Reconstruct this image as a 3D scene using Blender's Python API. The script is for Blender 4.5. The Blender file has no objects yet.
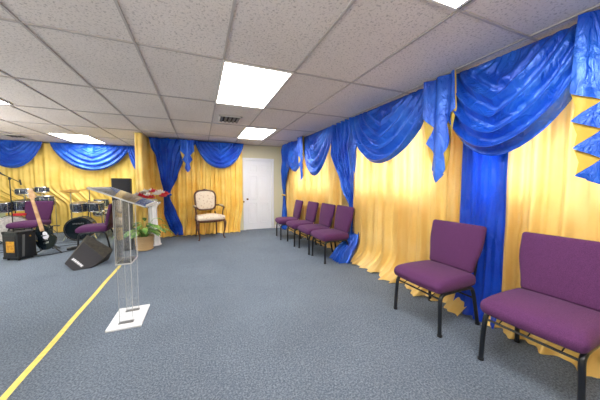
import bpy, bmesh, math, random
from mathutils import Vector, Matrix, noise
random.seed(7)
col = bpy.context.scene.collection
sin, cos, pi = math.sin, math.cos, math.pi
TAU = 2 * pi

# ------------------------------------------------------------------ materials
def srgb(r, g, b):
    f = lambda c: (c / 255 / 12.92) if c / 255 <= 0.04045 else ((c / 255 + 0.055) / 1.055) ** 2.4
    return (f(r), f(g), f(b), 1)

def newmat(name):
    m = bpy.data.materials.new(name); m.use_nodes = True
    nt = m.node_tree
    return m, nt, nt.nodes['Principled BSDF']

def mat(name, c, rough=.5, metal=0, spec=.5, sheen=0, bump=None, vary=None, coat=0):
    """bump=(scale, strength, distance); vary=(scale, second colour, detail)"""
    m, nt, b = newmat(name)
    b.inputs['Base Color'].default_value = c
    b.inputs['Roughness'].default_value = rough
    b.inputs['Metallic'].default_value = metal
    b.inputs['Specular IOR Level'].default_value = spec
    b.inputs['Sheen Weight'].default_value = sheen
    b.inputs['Coat Weight'].default_value = coat
    tc = nt.nodes.new('ShaderNodeTexCoord')
    if bump:
        n = nt.nodes.new('ShaderNodeTexNoise'); n.inputs['Scale'].default_value = bump[0]; n.inputs['Detail'].default_value = 4
        bp = nt.nodes.new('ShaderNodeBump'); bp.inputs['Strength'].default_value = bump[1]; bp.inputs['Distance'].default_value = bump[2]
        nt.links.new(tc.outputs['Object'], n.inputs['Vector'])
        nt.links.new(n.outputs['Fac'], bp.inputs['Height']); nt.links.new(bp.outputs['Normal'], b.inputs['Normal'])
    if vary:
        n = nt.nodes.new('ShaderNodeTexNoise'); n.inputs['Scale'].default_value = vary[0]; n.inputs['Detail'].default_value = vary[2]
        r = nt.nodes.new('ShaderNodeValToRGB')
        r.color_ramp.elements[0].position = .38; r.color_ramp.elements[1].position = .62
        r.color_ramp.elements[0].color = c; r.color_ramp.elements[1].color = vary[1]
        nt.links.new(tc.outputs['Object'], n.inputs['Vector'])
        nt.links.new(n.outputs['Fac'], r.inputs['Fac']); nt.links.new(r.outputs['Color'], b.inputs['Base Color'])
    return m

def cloth(name, c, c2, rough, transl=0.0, tcol=None, wr=(9, .35), spec=.5, metal=0.0):
    """satin: crinkle bump, slight tone drift, optional light through the cloth"""
    m, nt, b = newmat(name)
    b.inputs['Roughness'].default_value = rough
    b.inputs['Specular IOR Level'].default_value = spec
    b.inputs['Sheen Weight'].default_value = .05
    b.inputs['Sheen Roughness'].default_value = .4
    b.inputs['Metallic'].default_value = metal
    tc = nt.nodes.new('ShaderNodeTexCoord')
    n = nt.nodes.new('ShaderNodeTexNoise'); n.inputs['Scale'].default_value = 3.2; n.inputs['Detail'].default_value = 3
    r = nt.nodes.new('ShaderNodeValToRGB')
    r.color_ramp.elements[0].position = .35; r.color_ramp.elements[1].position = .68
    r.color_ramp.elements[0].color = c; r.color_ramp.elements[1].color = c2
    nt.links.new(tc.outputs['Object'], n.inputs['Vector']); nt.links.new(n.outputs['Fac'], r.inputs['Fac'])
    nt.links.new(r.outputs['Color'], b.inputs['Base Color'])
    mp = nt.nodes.new('ShaderNodeMapping'); mp.inputs['Scale'].default_value = (1, 1, .45)
    n2 = nt.nodes.new('ShaderNodeTexNoise'); n2.inputs['Scale'].default_value = wr[0]; n2.inputs['Detail'].default_value = 5
    n2.inputs['Distortion'].default_value = 1.2
    bp = nt.nodes.new('ShaderNodeBump'); bp.inputs['Strength'].default_value = wr[1]; bp.inputs['Distance'].default_value = .05
    nt.links.new(tc.outputs['Object'], mp.inputs['Vector']); nt.links.new(mp.outputs['Vector'], n2.inputs['Vector'])
    nt.links.new(n2.outputs['Fac'], bp.inputs['Height']); nt.links.new(bp.outputs['Normal'], b.inputs['Normal'])
    if transl:
        t = nt.nodes.new('ShaderNodeBsdfTranslucent'); t.inputs['Color'].default_value = tcol or c
        mx = nt.nodes.new('ShaderNodeMixShader'); mx.inputs['Fac'].default_value = transl
        out = nt.nodes['Material Output']
        if name.startswith('gold_back'):          # light and dark fold bands painted into the translucency, as if cloth lay double
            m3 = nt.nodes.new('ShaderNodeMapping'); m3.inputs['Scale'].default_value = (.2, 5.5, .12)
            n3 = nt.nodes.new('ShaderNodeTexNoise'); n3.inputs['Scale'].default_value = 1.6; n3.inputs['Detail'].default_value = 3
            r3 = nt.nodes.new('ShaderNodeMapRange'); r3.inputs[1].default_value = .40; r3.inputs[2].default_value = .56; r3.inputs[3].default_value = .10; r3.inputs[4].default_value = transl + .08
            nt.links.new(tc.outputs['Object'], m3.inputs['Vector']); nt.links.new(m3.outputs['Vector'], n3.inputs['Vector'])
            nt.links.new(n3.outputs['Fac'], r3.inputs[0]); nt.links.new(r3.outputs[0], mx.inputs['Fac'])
        nt.links.new(b.outputs['BSDF'], mx.inputs[1]); nt.links.new(t.outputs['BSDF'], mx.inputs[2])
        nt.links.new(mx.outputs['Shader'], out.inputs['Surface'])
    return m

def emis(name, c, s):
    m, nt, b = newmat(name)
    b.inputs['Base Color'].default_value = c
    b.inputs['Emission Color'].default_value = c
    b.inputs['Emission Strength'].default_value = s
    return m

M = {}
M['blue'] = cloth('blue_satin', srgb(10, 76, 200), srgb(36, 114, 234), .27, .06, srgb(10, 80, 230), (13, .6), .9, .3)
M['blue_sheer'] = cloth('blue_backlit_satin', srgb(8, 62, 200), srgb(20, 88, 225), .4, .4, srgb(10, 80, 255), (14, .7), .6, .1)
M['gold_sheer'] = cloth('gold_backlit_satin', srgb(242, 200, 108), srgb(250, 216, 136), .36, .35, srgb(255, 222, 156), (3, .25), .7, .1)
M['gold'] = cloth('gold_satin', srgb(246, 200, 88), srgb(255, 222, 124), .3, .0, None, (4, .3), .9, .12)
M['gold_stage'] = cloth('yellow_stage_satin', srgb(226, 190, 88), srgb(238, 208, 116), .45, .0, None, (4, .5), .5, .1)
M['lining'] = cloth('gold_lining', srgb(214, 178, 62), srgb(226, 192, 80), .5, .1, srgb(230, 190, 80), (8, .2))
M['purple'] = mat('purple_upholstery', srgb(76, 38, 78), .9, sheen=.05, bump=(260, .35, .004), vary=(240, srgb(94, 50, 94), 3), spec=.25)
M['chair_metal'] = mat('black_enamel_metal', srgb(24, 27, 34), .32, .3, coat=.3)
M['black'] = mat('black_plastic', srgb(14, 15, 18), .45, bump=(220, .15, .002))
M['tolex'] = mat('black_tolex', srgb(18, 21, 26), .5, bump=(300, .5, .003), vary=(220, srgb(30, 34, 40), 3))
M['grille'] = mat('black_grille', srgb(17, 17, 22), .6, bump=(420, .6, .003), vary=(400, srgb(32, 30, 38), 2))
M['edge_olive'] = mat('worn_cabinet', srgb(40, 38, 34), .55, bump=(160, .3, .003), vary=(30, srgb(62, 58, 48), 4))
M['chrome'] = mat('chrome', srgb(205, 208, 212), .18, 1)
M['bronze'] = mat('bronze', srgb(110, 78, 42), .35, .8)
M['cymbal'] = mat('cymbal_bronze', srgb(196, 158, 82), .28, 1)
M['skin'] = mat('drum_head', srgb(225, 222, 214), .45)
M['dark_head'] = mat('black_drum_head', srgb(14, 26, 34), .22, coat=.5)
M['white_shell'] = mat('white_pearl', srgb(206, 202, 198), .35, vary=(26, srgb(176, 172, 170), 4), coat=.4)
M['sparkle'] = mat('black_sparkle', srgb(8, 10, 18), .22, .3, vary=(46, srgb(96, 106, 128), 4), coat=.5)
M['orange'] = mat('amber_panel', srgb(206, 152, 38), .5, vary=(30, srgb(168, 112, 30), 3))
M['red'] = mat('red_enamel', srgb(178, 30, 40), .35)
M['maple'] = mat('maple_wood', srgb(204, 168, 128), .4, vary=(14, srgb(180, 138, 98), 3), coat=.3)
M['white'] = mat('white_paint', srgb(232, 232, 236), .42)
M['door_white'] = mat('door_paint', srgb(236, 238, 244), .4)
M['wall_paint'] = mat('pale_wall', srgb(216, 210, 180), .75, bump=(120, .15, .003))
M['green_wall'] = mat('pale_green_wall', srgb(184, 194, 160), .8, bump=(90, .15, .003))
M['tape'] = mat('yellow_tape', srgb(228, 205, 96), .5, vary=(30, srgb(212, 190, 84), 3))
M['walnut'] = mat('walnut_wood', srgb(98, 58, 34), .35, vary=(16, srgb(70, 38, 22), 4), coat=.4)
M['leaf'] = mat('green_leaf', srgb(54, 118, 38), .4, vary=(14, srgb(140, 170, 84), 3))
M['rose_red'] = mat('red_petals', srgb(198, 20, 34), .6, sheen=.3)
M['rose_white'] = mat('white_petals', srgb(240, 232, 226), .6, sheen=.3)
M['linen'] = mat('white_cloth', srgb(236, 234, 236), .7, bump=(14, .4, .02))
M['grey_metal'] = mat('grey_metal', srgb(120, 122, 124), .45, .6)
M['dark_slot'] = mat('vent_shadow', srgb(40, 40, 44), .8)
M['white_metal'] = mat('white_metal', srgb(214, 210, 204), .5)
M['soil'] = mat('soil', srgb(58, 42, 30), .9)
M['panel_light'] = emis('ceiling_diffuser', (1, .985, .97, 1), 9)

def acrylic(name, c, tint_mix=.1, rough=.02, diffuse=(1, 1, 1, 1)):
    m, nt, b = newmat(name)
    out = nt.nodes['Material Output']
    tr = nt.nodes.new('ShaderNodeBsdfTransparent'); tr.inputs['Color'].default_value = c
    gl = nt.nodes.new('ShaderNodeBsdfGlossy'); gl.inputs['Roughness'].default_value = rough
    fr = nt.nodes.new('ShaderNodeFresnel'); fr.inputs['IOR'].default_value = 1.49
    mx = nt.nodes.new('ShaderNodeMixShader')
    nt.links.new(fr.outputs['Fac'], mx.inputs['Fac']); nt.links.new(tr.outputs[0], mx.inputs[1]); nt.links.new(gl.outputs[0], mx.inputs[2])
    df = nt.nodes.new('ShaderNodeBsdfDiffuse'); df.inputs['Color'].default_value = diffuse
    m2 = nt.nodes.new('ShaderNodeMixShader'); m2.inputs['Fac'].default_value = tint_mix
    nt.links.new(mx.outputs[0], m2.inputs[1]); nt.links.new(df.outputs[0], m2.inputs[2]); nt.links.new(m2.outputs[0], out.inputs['Surface'])
    nt.nodes.remove(b)
    return m
M['acrylic'] = acrylic('clear_acrylic', (.98, .985, .985, 1), .03)
M['acrylic_edge'] = acrylic('acrylic_polished_edge', (.9, .93, .94, 1), .38)
M['acrylic_base'] = acrylic('frosted_acrylic', (.9, .93, .95, 1), .68, .2, (.95, .97, 1, 1))
M['glass'] = acrylic('window_glass', (.97, .98, .98, 1), 0)

def carpet():
    m, nt, b = newmat('blue_grey_carpet')
    tc = nt.nodes.new('ShaderNodeTexCoord')
    a = nt.nodes.new('ShaderNodeTexNoise'); a.inputs['Scale'].default_value = 82; a.inputs['Detail'].default_value = 5; a.inputs['Roughness'].default_value = .75
    r = nt.nodes.new('ShaderNodeValToRGB'); e = r.color_ramp.elements
    e[0].position = .3; e[0].color = srgb(82, 94, 110); e[1].position = .72; e[1].color = srgb(178, 190, 204)
    x = e.new(.5); x.color = srgb(126, 139, 155)
    b2 = nt.nodes.new('ShaderNodeTexNoise'); b2.inputs['Scale'].default_value = 1.3; b2.inputs['Detail'].default_value = 4
    mx = nt.nodes.new('ShaderNodeMix'); mx.data_type = 'RGBA'; mx.blend_type = 'MULTIPLY'; mx.inputs[0].default_value = .35
    nt.links.new(tc.outputs['Object'], a.inputs['Vector']); nt.links.new(tc.outputs['Object'], b2.inputs['Vector'])
    nt.links.new(a.outputs['Fac'], r.inputs['Fac'])
    nt.links.new(r.outputs['Color'], mx.inputs[6]); nt.links.new(b2.outputs['Fac'], mx.inputs[7])
    nt.links.new(mx.outputs[2], b.inputs['Base Color'])
    bp = nt.nodes.new('ShaderNodeBump'); bp.inputs['Strength'].default_value = 1.6; bp.inputs['Distance'].default_value = .012
    nt.links.new(a.outputs['Fac'], bp.inputs['Height']); nt.links.new(bp.outputs['Normal'], b.inputs['Normal'])
    b.inputs['Roughness'].default_value = .95; b.inputs['Specular IOR Level'].default_value = .15
    return m
M['carpet'] = carpet()

def ceiling_mat():
    m, nt, b = newmat('fissured_ceiling_tile')
    tc = nt.nodes.new('ShaderNodeTexCoord')
    a = nt.nodes.new('ShaderNodeTexNoise'); a.inputs['Scale'].default_value = 62; a.inputs['Detail'].default_value = 3; a.inputs['Distortion'].default_value = .6
    r = nt.nodes.new('ShaderNodeValToRGB'); e = r.color_ramp.elements
    e[0].position = .33; e[0].color = srgb(190, 181, 176); e[1].position = .46; e[1].color = srgb(232, 223, 217)
    b2 = nt.nodes.new('ShaderNodeTexNoise'); b2.inputs['Scale'].default_value = .8; b2.inputs['Detail'].default_value = 3
    mx = nt.nodes.new('ShaderNodeMix'); mx.data_type = 'RGBA'; mx.blend_type = 'MULTIPLY'; mx.inputs[0].default_value = .25
    nt.links.new(tc.outputs['Object'], a.inputs['Vector']); nt.links.new(tc.outputs['Object'], b2.inputs['Vector'])
    nt.links.new(a.outputs['Fac'], r.inputs['Fac']); nt.links.new(r.outputs['Color'], mx.inputs[6]); nt.links.new(b2.outputs['Fac'], mx.inputs[7])
    nt.links.new(mx.outputs[2], b.inputs['Base Color'])
    bp = nt.nodes.new('ShaderNodeBump'); bp.inputs['Strength'].default_value = .5; bp.inputs['Distance'].default_value = .006
    nt.links.new(a.outputs['Fac'], bp.inputs['Height']); nt.links.new(bp.outputs['Normal'], b.inputs['Normal'])
    b.inputs['Roughness'].default_value = .9; b.inputs['Specular IOR Level'].default_value = .2
    return m
M['ceiling'] = ceiling_mat()
M['tbar'] = mat('ceiling_t_bar', srgb(176, 168, 164), .7)

def floral():
    m, nt, b = newmat('cream_floral_fabric')
    tc = nt.nodes.new('ShaderNodeTexCoord')
    v = nt.nodes.new('ShaderNodeTexVoronoi'); v.inputs['Scale'].default_value = 17
    n = nt.nodes.new('ShaderNodeTexNoise'); n.inputs['Scale'].default_value = 30; n.inputs['Detail'].default_value = 4
    ad = nt.nodes.new('ShaderNodeMath'); ad.operation = 'MULTIPLY'
    r = nt.nodes.new('ShaderNodeValToRGB'); e = r.color_ramp.elements
    e[0].position = .02; e[0].color = srgb(190, 158, 134); e[1].position = .2; e[1].color = srgb(228, 212, 190)
    nt.links.new(tc.outputs['Object'], v.inputs['Vector']); nt.links.new(tc.outputs['Object'], n.inputs['Vector'])
    nt.links.new(v.outputs['Distance'], ad.inputs[0]); nt.links.new(n.outputs['Fac'], ad.inputs[1])
    nt.links.new(ad.outputs[0], r.inputs['Fac']); nt.links.new(r.outputs['Color'], b.inputs['Base Color'])
    b.inputs['Roughness'].default_value = .8
    return m
M['floral'] = floral()

def wicker():
    m, nt, b = newmat('woven_wicker')
    tc = nt.nodes.new('ShaderNodeTexCoord')
    w = nt.nodes.new('ShaderNodeTexWave'); w.bands_direction = 'Z'; w.inputs['Scale'].default_value = 22; w.inputs['Distortion'].default_value = 3; w.inputs['Detail'].default_value = 3
    r = nt.nodes.new('ShaderNodeValToRGB'); e = r.color_ramp.elements
    e[0].color = srgb(150, 112, 68); e[1].color = srgb(232, 204, 156)
    nt.links.new(tc.outputs['Object'], w.inputs['Vector']); nt.links.new(w.outputs['Fac'], r.inputs['Fac']); nt.links.new(r.outputs['Color'], b.inputs['Base Color'])
    bp = nt.nodes.new('ShaderNodeBump'); bp.inputs['Strength'].default_value = .6; bp.inputs['Distance'].default_value = .01
    nt.links.new(w.outputs['Fac'], bp.inputs['Height']); nt.links.new(bp.outputs['Normal'], b.inputs['Normal'])
    b.inputs['Roughness'].default_value = .7
    return m
M['wicker'] = wicker()

# ------------------------------------------------------------------ builders
class MB:
    def __init__(s): s.v = []; s.f = []; s.mi = []; s.k = 0
    def add(s, vs, fs, k=None):
        n = len(s.v); s.v += [tuple(v) for v in vs]
        s.f += [tuple(i + n for i in f) for f in fs]; s.mi += [s.k if k is None else k] * len(fs)
    def box(s, c, d, rot=None, r=0, n=5, fn=None):
        vs, fs = rbox(d, r, n, fn)
        R = rot or Matrix()
        s.add([R @ Vector(v) + Vector(c) for v in vs], fs)
    def tube(s, pts, rad, n=8, smooth=6, closed=False, flat=1.0):
        P = [Vector(p) for p in pts]
        rr = rad if isinstance(rad, (list, tuple)) else [rad] * len(P)
        if smooth and len(P) > 2: P, rr = catmull(P, rr, smooth, closed)
        m = len(P); vs = []; up = None
        for i in range(m):
            a = P[i - 1] if (i > 0 or closed) else P[i]; b = P[(i + 1) % m] if (i < m - 1 or closed) else P[i]
            t = (b - a).normalized() if (b - a).length > 1e-9 else Vector((0, 0, 1))
            if up is None:
                up = Vector((0, 0, 1)) if abs(t.z) < .9 else Vector((1, 0, 0))
            x = t.cross(up)
            if x.length < 1e-6: x = t.orthogonal()
            x.normalize(); y = x.cross(t).normalized(); up = y
            for j in range(n):
                q = TAU * j / n
                vs.append(P[i] + x * cos(q) * rr[i] + y * sin(q) * rr[i] * flat)
        fs = []
        for i in range(m if closed else m - 1):
            i2 = (i + 1) % m
            for j in range(n): fs.append((i * n + j, i * n + (j + 1) % n, i2 * n + (j + 1) % n, i2 * n + j))
        if not closed: fs.append(tuple(range(n - 1, -1, -1))); fs.append(tuple((m - 1) * n + j for j in range(n)))
        s.add(vs, fs)
    def lathe(s, prof, c=(0, 0, 0), n=24, rot=None, fn=None):
        """prof: list of (radius, z)"""
        vs = []; R = rot or Matrix()
        for (r, z) in prof:
            for j in range(n):
                q = TAU * j / n; rj = r * (fn(q, z) if fn else 1)
                vs.append(R @ Vector((rj * cos(q), rj * sin(q), z)) + Vector(c))
        fs = []
        for i in range(len(prof) - 1):
            for j in range(n): fs.append((i * n + j, i * n + (j + 1) % n, (i + 1) * n + (j + 1) % n, (i + 1) * n + j))
        fs.append(tuple(range(n - 1, -1, -1))); fs.append(tuple((len(prof) - 1) * n + j for j in range(n)))
        s.add(vs, fs)
    def grid(s, P, nu, nv, kf=None):
        vs = [P(i / nu, j / nv) for i in range(nu + 1) for j in range(nv + 1)]
        n = len(s.v); s.v += [tuple(v) for v in vs]
        for i in range(nu):
            for j in range(nv):
                a = n + i * (nv + 1) + j
                s.f.append((a, a + 1, a + nv + 2, a + nv + 1)); s.mi.append(kf(i / nu, j / nv) if kf else s.k)
    def build(s, name, mats, parent=None, smooth=True, loc=None, auto=True):
        me = bpy.data.meshes.new(name); me.from_pydata(s.v, [], s.f); me.update()
        for m in (mats if isinstance(mats, (list, tuple)) else [mats]): me.materials.append(m)
        for p, k in zip(me.polygons, s.mi): p.material_index = k; p.use_smooth = smooth
        bm = bmesh.new(); bm.from_mesh(me); bmesh.ops.recalc_face_normals(bm, faces=bm.faces)
        if smooth and auto:
            for e in bm.edges:
                if len(e.link_faces) == 2 and e.calc_face_angle(0) > .7: e.smooth = False
        bm.to_mesh(me); bm.free()
        o = bpy.data.objects.new(name, me); col.objects.link(o)
        if parent: o.parent = parent
        if loc: o.location = loc
        return o

def catmull(P, rr, k, closed=False):
    out = []; ro = []; m = len(P)
    rng = range(m if closed else m - 1)
    for i in rng:
        p0 = P[i - 1] if (i > 0 or closed) else P[0]; p1 = P[i]; p2 = P[(i + 1) % m]; p3 = P[(i + 2) % m] if (i + 2 < m or closed) else P[-1]
        for j in range(k):
            t = j / k
            out.append(.5 * ((2 * p1) + (p2 - p0) * t + (2 * p0 - 5 * p1 + 4 * p2 - p3) * t * t + (3 * p1 - p0 - 3 * p2 + p3) * t ** 3))
            ro.append(rr[i] * (1 - t) + rr[(i + 1) % m] * t)
    if not closed: out.append(P[-1]); ro.append(rr[-1])
    return out, ro

def rbox(d, r, n=5, fn=None):
    """rounded box, size d; fn(p, q) moves a point p given its unit coordinates q"""
    h = Vector(d) / 2; r = min(r, min(h) * .999)
    idx = {}; vs = []; fs = []
    if r <= 0 and not fn: n = 1
    ts = [-1 + 2 * i / n for i in range(n + 1)]
    if r > 0:
        ts = [-1, -.93, -.8] + [-.8 + 1.6 * i / n for i in range(1, n)] + [.8, .93, 1]
        ts = None
    def axis_t(hx):
        if r <= 0: return [-1 + 2 * i / n for i in range(n + 1)]
        e = r / hx
        a = [-1, -1 + e * .3, -1 + e * .65, -1 + e]
        mid = [(-1 + e) + (2 - 2 * e) * i / n for i in range(1, n)]
        return a + mid + [-x for x in reversed(a)]
    T = [axis_t(h[i]) for i in range(3)]
    def vert(q):
        key = tuple(round(x, 5) for x in q)
        if key in idx: return idx[key]
        p = Vector((q[0] * h.x, q[1] * h.y, q[2] * h.z))
        if r > 0:
            inner = Vector([max(-(h[i] - r), min(h[i] - r, p[i])) for i in range(3)])
            dd = p - inner
            if dd.length > 1e-9:
                # cube-to-sphere blend of the corner
                dd = dd.normalized() * r
            p = inner + dd
        if fn: p = Vector(fn(p, q))
        idx[key] = len(vs); vs.append(p); return idx[key]
    for ax in range(3):
        a, b = (ax + 1) % 3, (ax + 2) % 3
        for sgn in (-1, 1):
            for i in range(len(T[a]) - 1):
                for j in range(len(T[b]) - 1):
                    q = []
                    for (x, y) in ((i, j), (i + 1, j), (i + 1, j + 1), (i, j + 1)):
                        c = [0, 0, 0]; c[ax] = sgn; c[a] = T[a][x]; c[b] = T[b][y]; q.append(vert(c))
                    if sgn < 0: q.reverse()
                    if len(set(q)) >= 3: fs.append(tuple(dict.fromkeys(q)))
    return vs, fs

def tag(o, label=None, cat=None, group=None, kind=None):
    if label: o['label'] = label
    if cat: o['category'] = cat
    if group: o['group'] = group
    if kind: o['kind'] = kind
    return o
def thing(name, label, cat, loc=(0, 0, 0), rz=0, group=None):
    o = bpy.data.objects.new(name, None); col.objects.link(o); o.empty_display_size = .1
    o.location = loc; o.rotation_euler = (0, 0, rz); return tag(o, label, cat, group)
def dup(root, loc, rz, label, group=None):
    r = root.copy(); col.objects.link(r); r.location = loc; r.rotation_euler = (0, 0, rz); r['label'] = label
    if group: r['group'] = group
    for ch in list(root.children):
        c = ch.copy(); col.objects.link(c); c.parent = r
        for g in list(ch.children):
            d = g.copy(); col.objects.link(d); d.parent = c
    return r
def struct(o, **k): o['kind'] = 'structure'; return o
def bx(name, c, d, m, parent=None, r=0, rot=None, n=2):
    b = MB(); b.box((0, 0, 0), d, None, r, n); o = b.build(name, m, parent, smooth=r > 0)
    o.location = c
    if rot: o.rotation_euler = rot
    return o
def RZ(a): return Matrix.Rotation(a, 4, 'Z')
def RX(a): return Matrix.Rotation(a, 4, 'X')
def RY(a): return Matrix.Rotation(a, 4, 'Y')

# ------------------------------------------------------------------ room shell
H = 2.44
XR, YD, YB, XL, YF, XP = 2.80, 7.15, 8.82, -6.2, -3.2, -1.25
struct(bx('floor', ((XL + XR) / 2, (YF + YB) / 2, -.05), (XR - XL + .6, YB - YF + .6, .1), M['carpet']))
# right wall (very slightly out of square) with three window openings
SK = .04
def skew(mb): mb.v = [(x - SK * (y - 1.5), y, z) for x, y, z in mb.v]
WIN = [(4.5, 6.4), (2.05, 3.75), (-.25, 1.6)]
Z0, Z1 = 1.16, 2.12
b = MB(); t = .14; yc = YB + .2
def wallbox(y0, y1, z0, z1): b.box((XR + t / 2, (y0 + y1) / 2, (z0 + z1) / 2), (t, y1 - y0, z1 - z0))
wallbox(YF - .2, YD + .1, 0, Z0); wallbox(YF - .2, YD + .1, Z1, H)
ys = YD + .1
for (a, c) in WIN: wallbox(c, ys, Z0, Z1); ys = a
wallbox(YF - .2, ys, Z0, Z1)
skew(b); struct(b.build('wall_right', M['wall_paint'], smooth=False))
for k, (a, c) in enumerate(WIN):
    b = MB()
    for y in (a + .02, c - .02, (a + c) / 2): b.box((XR + .05, y, (Z0 + Z1) / 2), (.05, .04, Z1 - Z0))
    for z in (Z0 + .02, Z1 - .02): b.box((XR + .05, (a + c) / 2, z), (.05, c - a, .04))
    skew(b); w = struct(b.build('window_%d' % (k + 1), M['white'], smooth=False))
    g = MB(); g.box((XR + .05, (a + c) / 2, (Z0 + Z1) / 2), (.006, c - a - .04, Z1 - Z0 - .04)); skew(g); g.build('window_pane', M['glass'], w, smooth=False)
# wall with the door (opening)
DX0, DX1, DH = 1.21, 1.975, 2.0
b = MB()
def wb(x0, x1, z0, z1): b.box(((x0 + x1) / 2, YD + .06, (z0 + z1) / 2), (x1 - x0, .12, z1 - z0))
wb(XP, DX0, 0, H); wb(DX1, XR, 0, H); wb(DX0, DX1, DH, H)
struct(b.build('wall_back', M['wall_paint'], smooth=False))
struct(bx('wall_recess', (XP + .06, (YD + .12 + YB) / 2, H / 2), (.12, YB - YD - .12, H), M['green_wall']))
struct(bx('wall_stage', ((XL + XP) / 2 + .1, YB + .06, H / 2), (XP - XL + .4, .12, H), M['green_wall']))
struct(bx('wall_left', (XL - .06, (YF + YB) / 2, H / 2), (.12, YB - YF + .3, H), M['green_wall']))
struct(bx('wall_front', ((XL + XR) / 2, YF - .06, H / 2), (XR - XL, .12, H), M['wall_paint']))
struct(bx('trim_1', (2.32, YD - .006, .05), (.5, .012, .1), M['white']))

# door
d = struct(bx('door_1', ((DX0 + DX1) / 2, YD + .03, DH / 2 + .003), (DX1 - DX0 - .006, .04, DH - .006), M['door_white']))
b = MB()
for (x, w) in ((DX0 - .035, .07), (DX1 + .035, .07)): b.box((x, YD - .01, (DH + .07) / 2), (w, .03, DH + .07), r=.006, n=2)
b.box(((DX0 + DX1) / 2, YD - .012, DH + .035), (DX1 - DX0 + .15, .034, .075), r=.006, n=2)
struct(b.build('trim_2', M['door_white']))
dw = DX1 - DX0
for cx in (-.17, .17):
    for (z0, z1) in ((.2, .78), (.9, 1.56), (1.66, 1.88)):
        p = MB(); zc = (z0 + z1) / 2 - DH / 2; hh = z1 - z0; ww = .24
        for (x, z, a, c) in ((cx - ww / 2, zc, .018, hh), (cx + ww / 2, zc, .018, hh), (cx, zc - hh / 2, ww, .018), (cx, zc + hh / 2, ww, .018)):
            p.box((x, -.024, z), (a + .012, .03, c + .012), r=.008, n=1)
        p.box((cx, -.022, zc), (ww - .08, .026, hh - .08), r=.01, n=1)
        p.build('door_panel', M['door_white'], d)
kn = MB(); kn.lathe([(.002, 0), (.026, .002), (.026, .008), (.011, .012), (.011, .035), (.024, .045), (.028, .06), (.02, .072), (.003, .076)], (-.335, -.02, -.11), 16, RX(pi / 2))
kn.build('door_handle', M['bronze'], d)

# ceiling: slab, tiles' T-bar grid
struct(bx('ceiling', ((XL + XR) / 2, (YF + YB) / 2, H + .06), (XR - XL + .4, YB - YF + .4, .1), M['ceiling']))
CW, CX0 = .6877, -1.1488
GY = [2.42 + 1.245 * k for k in range(-5, 6)]
b = MB()
x = CX0 - 7 * CW
while x < XR:
    if XL < x < 2.2: b.box((x, (YF + YB) / 2, H + .006), (.018, YB - YF, .012))
    x += CW
for y in GY:
    if YF < y < YB: b.box(((XL + XR) / 2, y, H + .0055), (XR - XL, .018, .0125))
b.box((2.39, (YF + YD) / 2, H + .006), (.018, YD - YF, .012)); b.box(((XP + XR) / 2, YD - .012, H + .004), (XR - XP, .03, .016))
b.box(((XL + XP) / 2, YB - .012, H + .004), (XP - XL, .03, .016))
g = struct(b.build('trim_3', M['tbar'], smooth=False))

# ceiling light panels
LIGHTS = [(.235, .895, 2.43, 3.66, 'large glowing fluorescent ceiling panel nearest the camera in mid ceiling'),
          (.87, 1.48, 4.97, 6.16, 'glowing ceiling panel in front of the white door, beyond the air vent'),
          (.93, 1.55, -.06, 1.165, 'glowing ceiling panel cut off by the top edge of the photo'),
          (-3.07, -2.37, 7.15, 8.36, 'glowing ceiling panel over the stage above the drums'),
          (-3.06, -2.45, 3.62, 4.84, 'glowing ceiling panel cut off by the left edge of the photo'),
          (-3.06, -2.45, -.06, 1.165, 'added fill light panel behind the camera on the left, out of view'),  # this and the next two are unseen panels, added to even out the light
          (-.95, -.3, -2.5, -1.3, 'added fill light panel at the rear of the room, out of view'),
          (-5.3, -4.65, 3.7, 4.9, 'added fill light panel far left, out of view')]
for (x0, x1, y0, y1, lb) in LIGHTS:
    t_ = thing('ceiling_light', lb, 'ceiling light', ((x0 + x1) / 2, (y0 + y1) / 2, H), 0, None)
    w, l = x1 - x0, y1 - y0
    f = MB()
    for sx in (-1, 1): f.box((sx * (w / 2 + .004), 0, 0), (.02, l + .03, .02))
    for sy in (-1, 1): f.box((0, sy * (l / 2 + .004), 0), (w + .03, .02, .0195))
    f.build('light_frame', M['white_metal'], t_, smooth=False)
    p = MB(); p.box((0, 0, -.001), (w - .012, l - .012, .008)); p.build('diffuser', M['panel_light'], t_, smooth=False)

def vent(x, y, w, l, lb, rz=0):
    t_ = thing('ceiling_vent', lb, 'air vent', (x, y, H), rz)
    f = MB()
    for sx in (-1, 1): f.box((sx * w / 2, 0, -.006), (.03, l + .03, .014))
    for sy in (-1, 1): f.box((0, sy * l / 2, -.006), (w + .03, .03, .0135))
    f.build('vent_frame', M['white_metal'], t_, smooth=False)
    p = MB(); p.box((0, 0, .002), (w - .01, l - .01, .006)); p.build('backing', M['dark_slot'], t_, smooth=False)
    n = 5
    for i in range(n):
        s = MB(); s.box((-w / 2 + w * (i + .5) / n, 0, -.008), (.045, l - .03, .004), RY(.6)); s.build('slat', M['grey_metal'], t_, smooth=False)
vent(.5, 4.5, .34, .4, 'square louvred air vent between the two middle ceiling panels')
vent(-3.93, 7.86, .34, .34, 'small dark air vent in the ceiling over the left drums')

# ------------------------------------------------------------------ drapery
def fr_right(s, off, z): return (XR - off - SK * (s - 1.5), s, z)
def fr_back(s, off, z): return (s, YD - off, z)
def fr_stage(s, off, z): return (s, YB - off, z)
def sm(a, b_, x):
    x = max(0, min(1, (x - a) / (b_ - a))); return x * x * (3 - 2 * x)
def nz(x, y=0, z=0): return noise.noise(Vector((x, y, z)))

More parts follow.
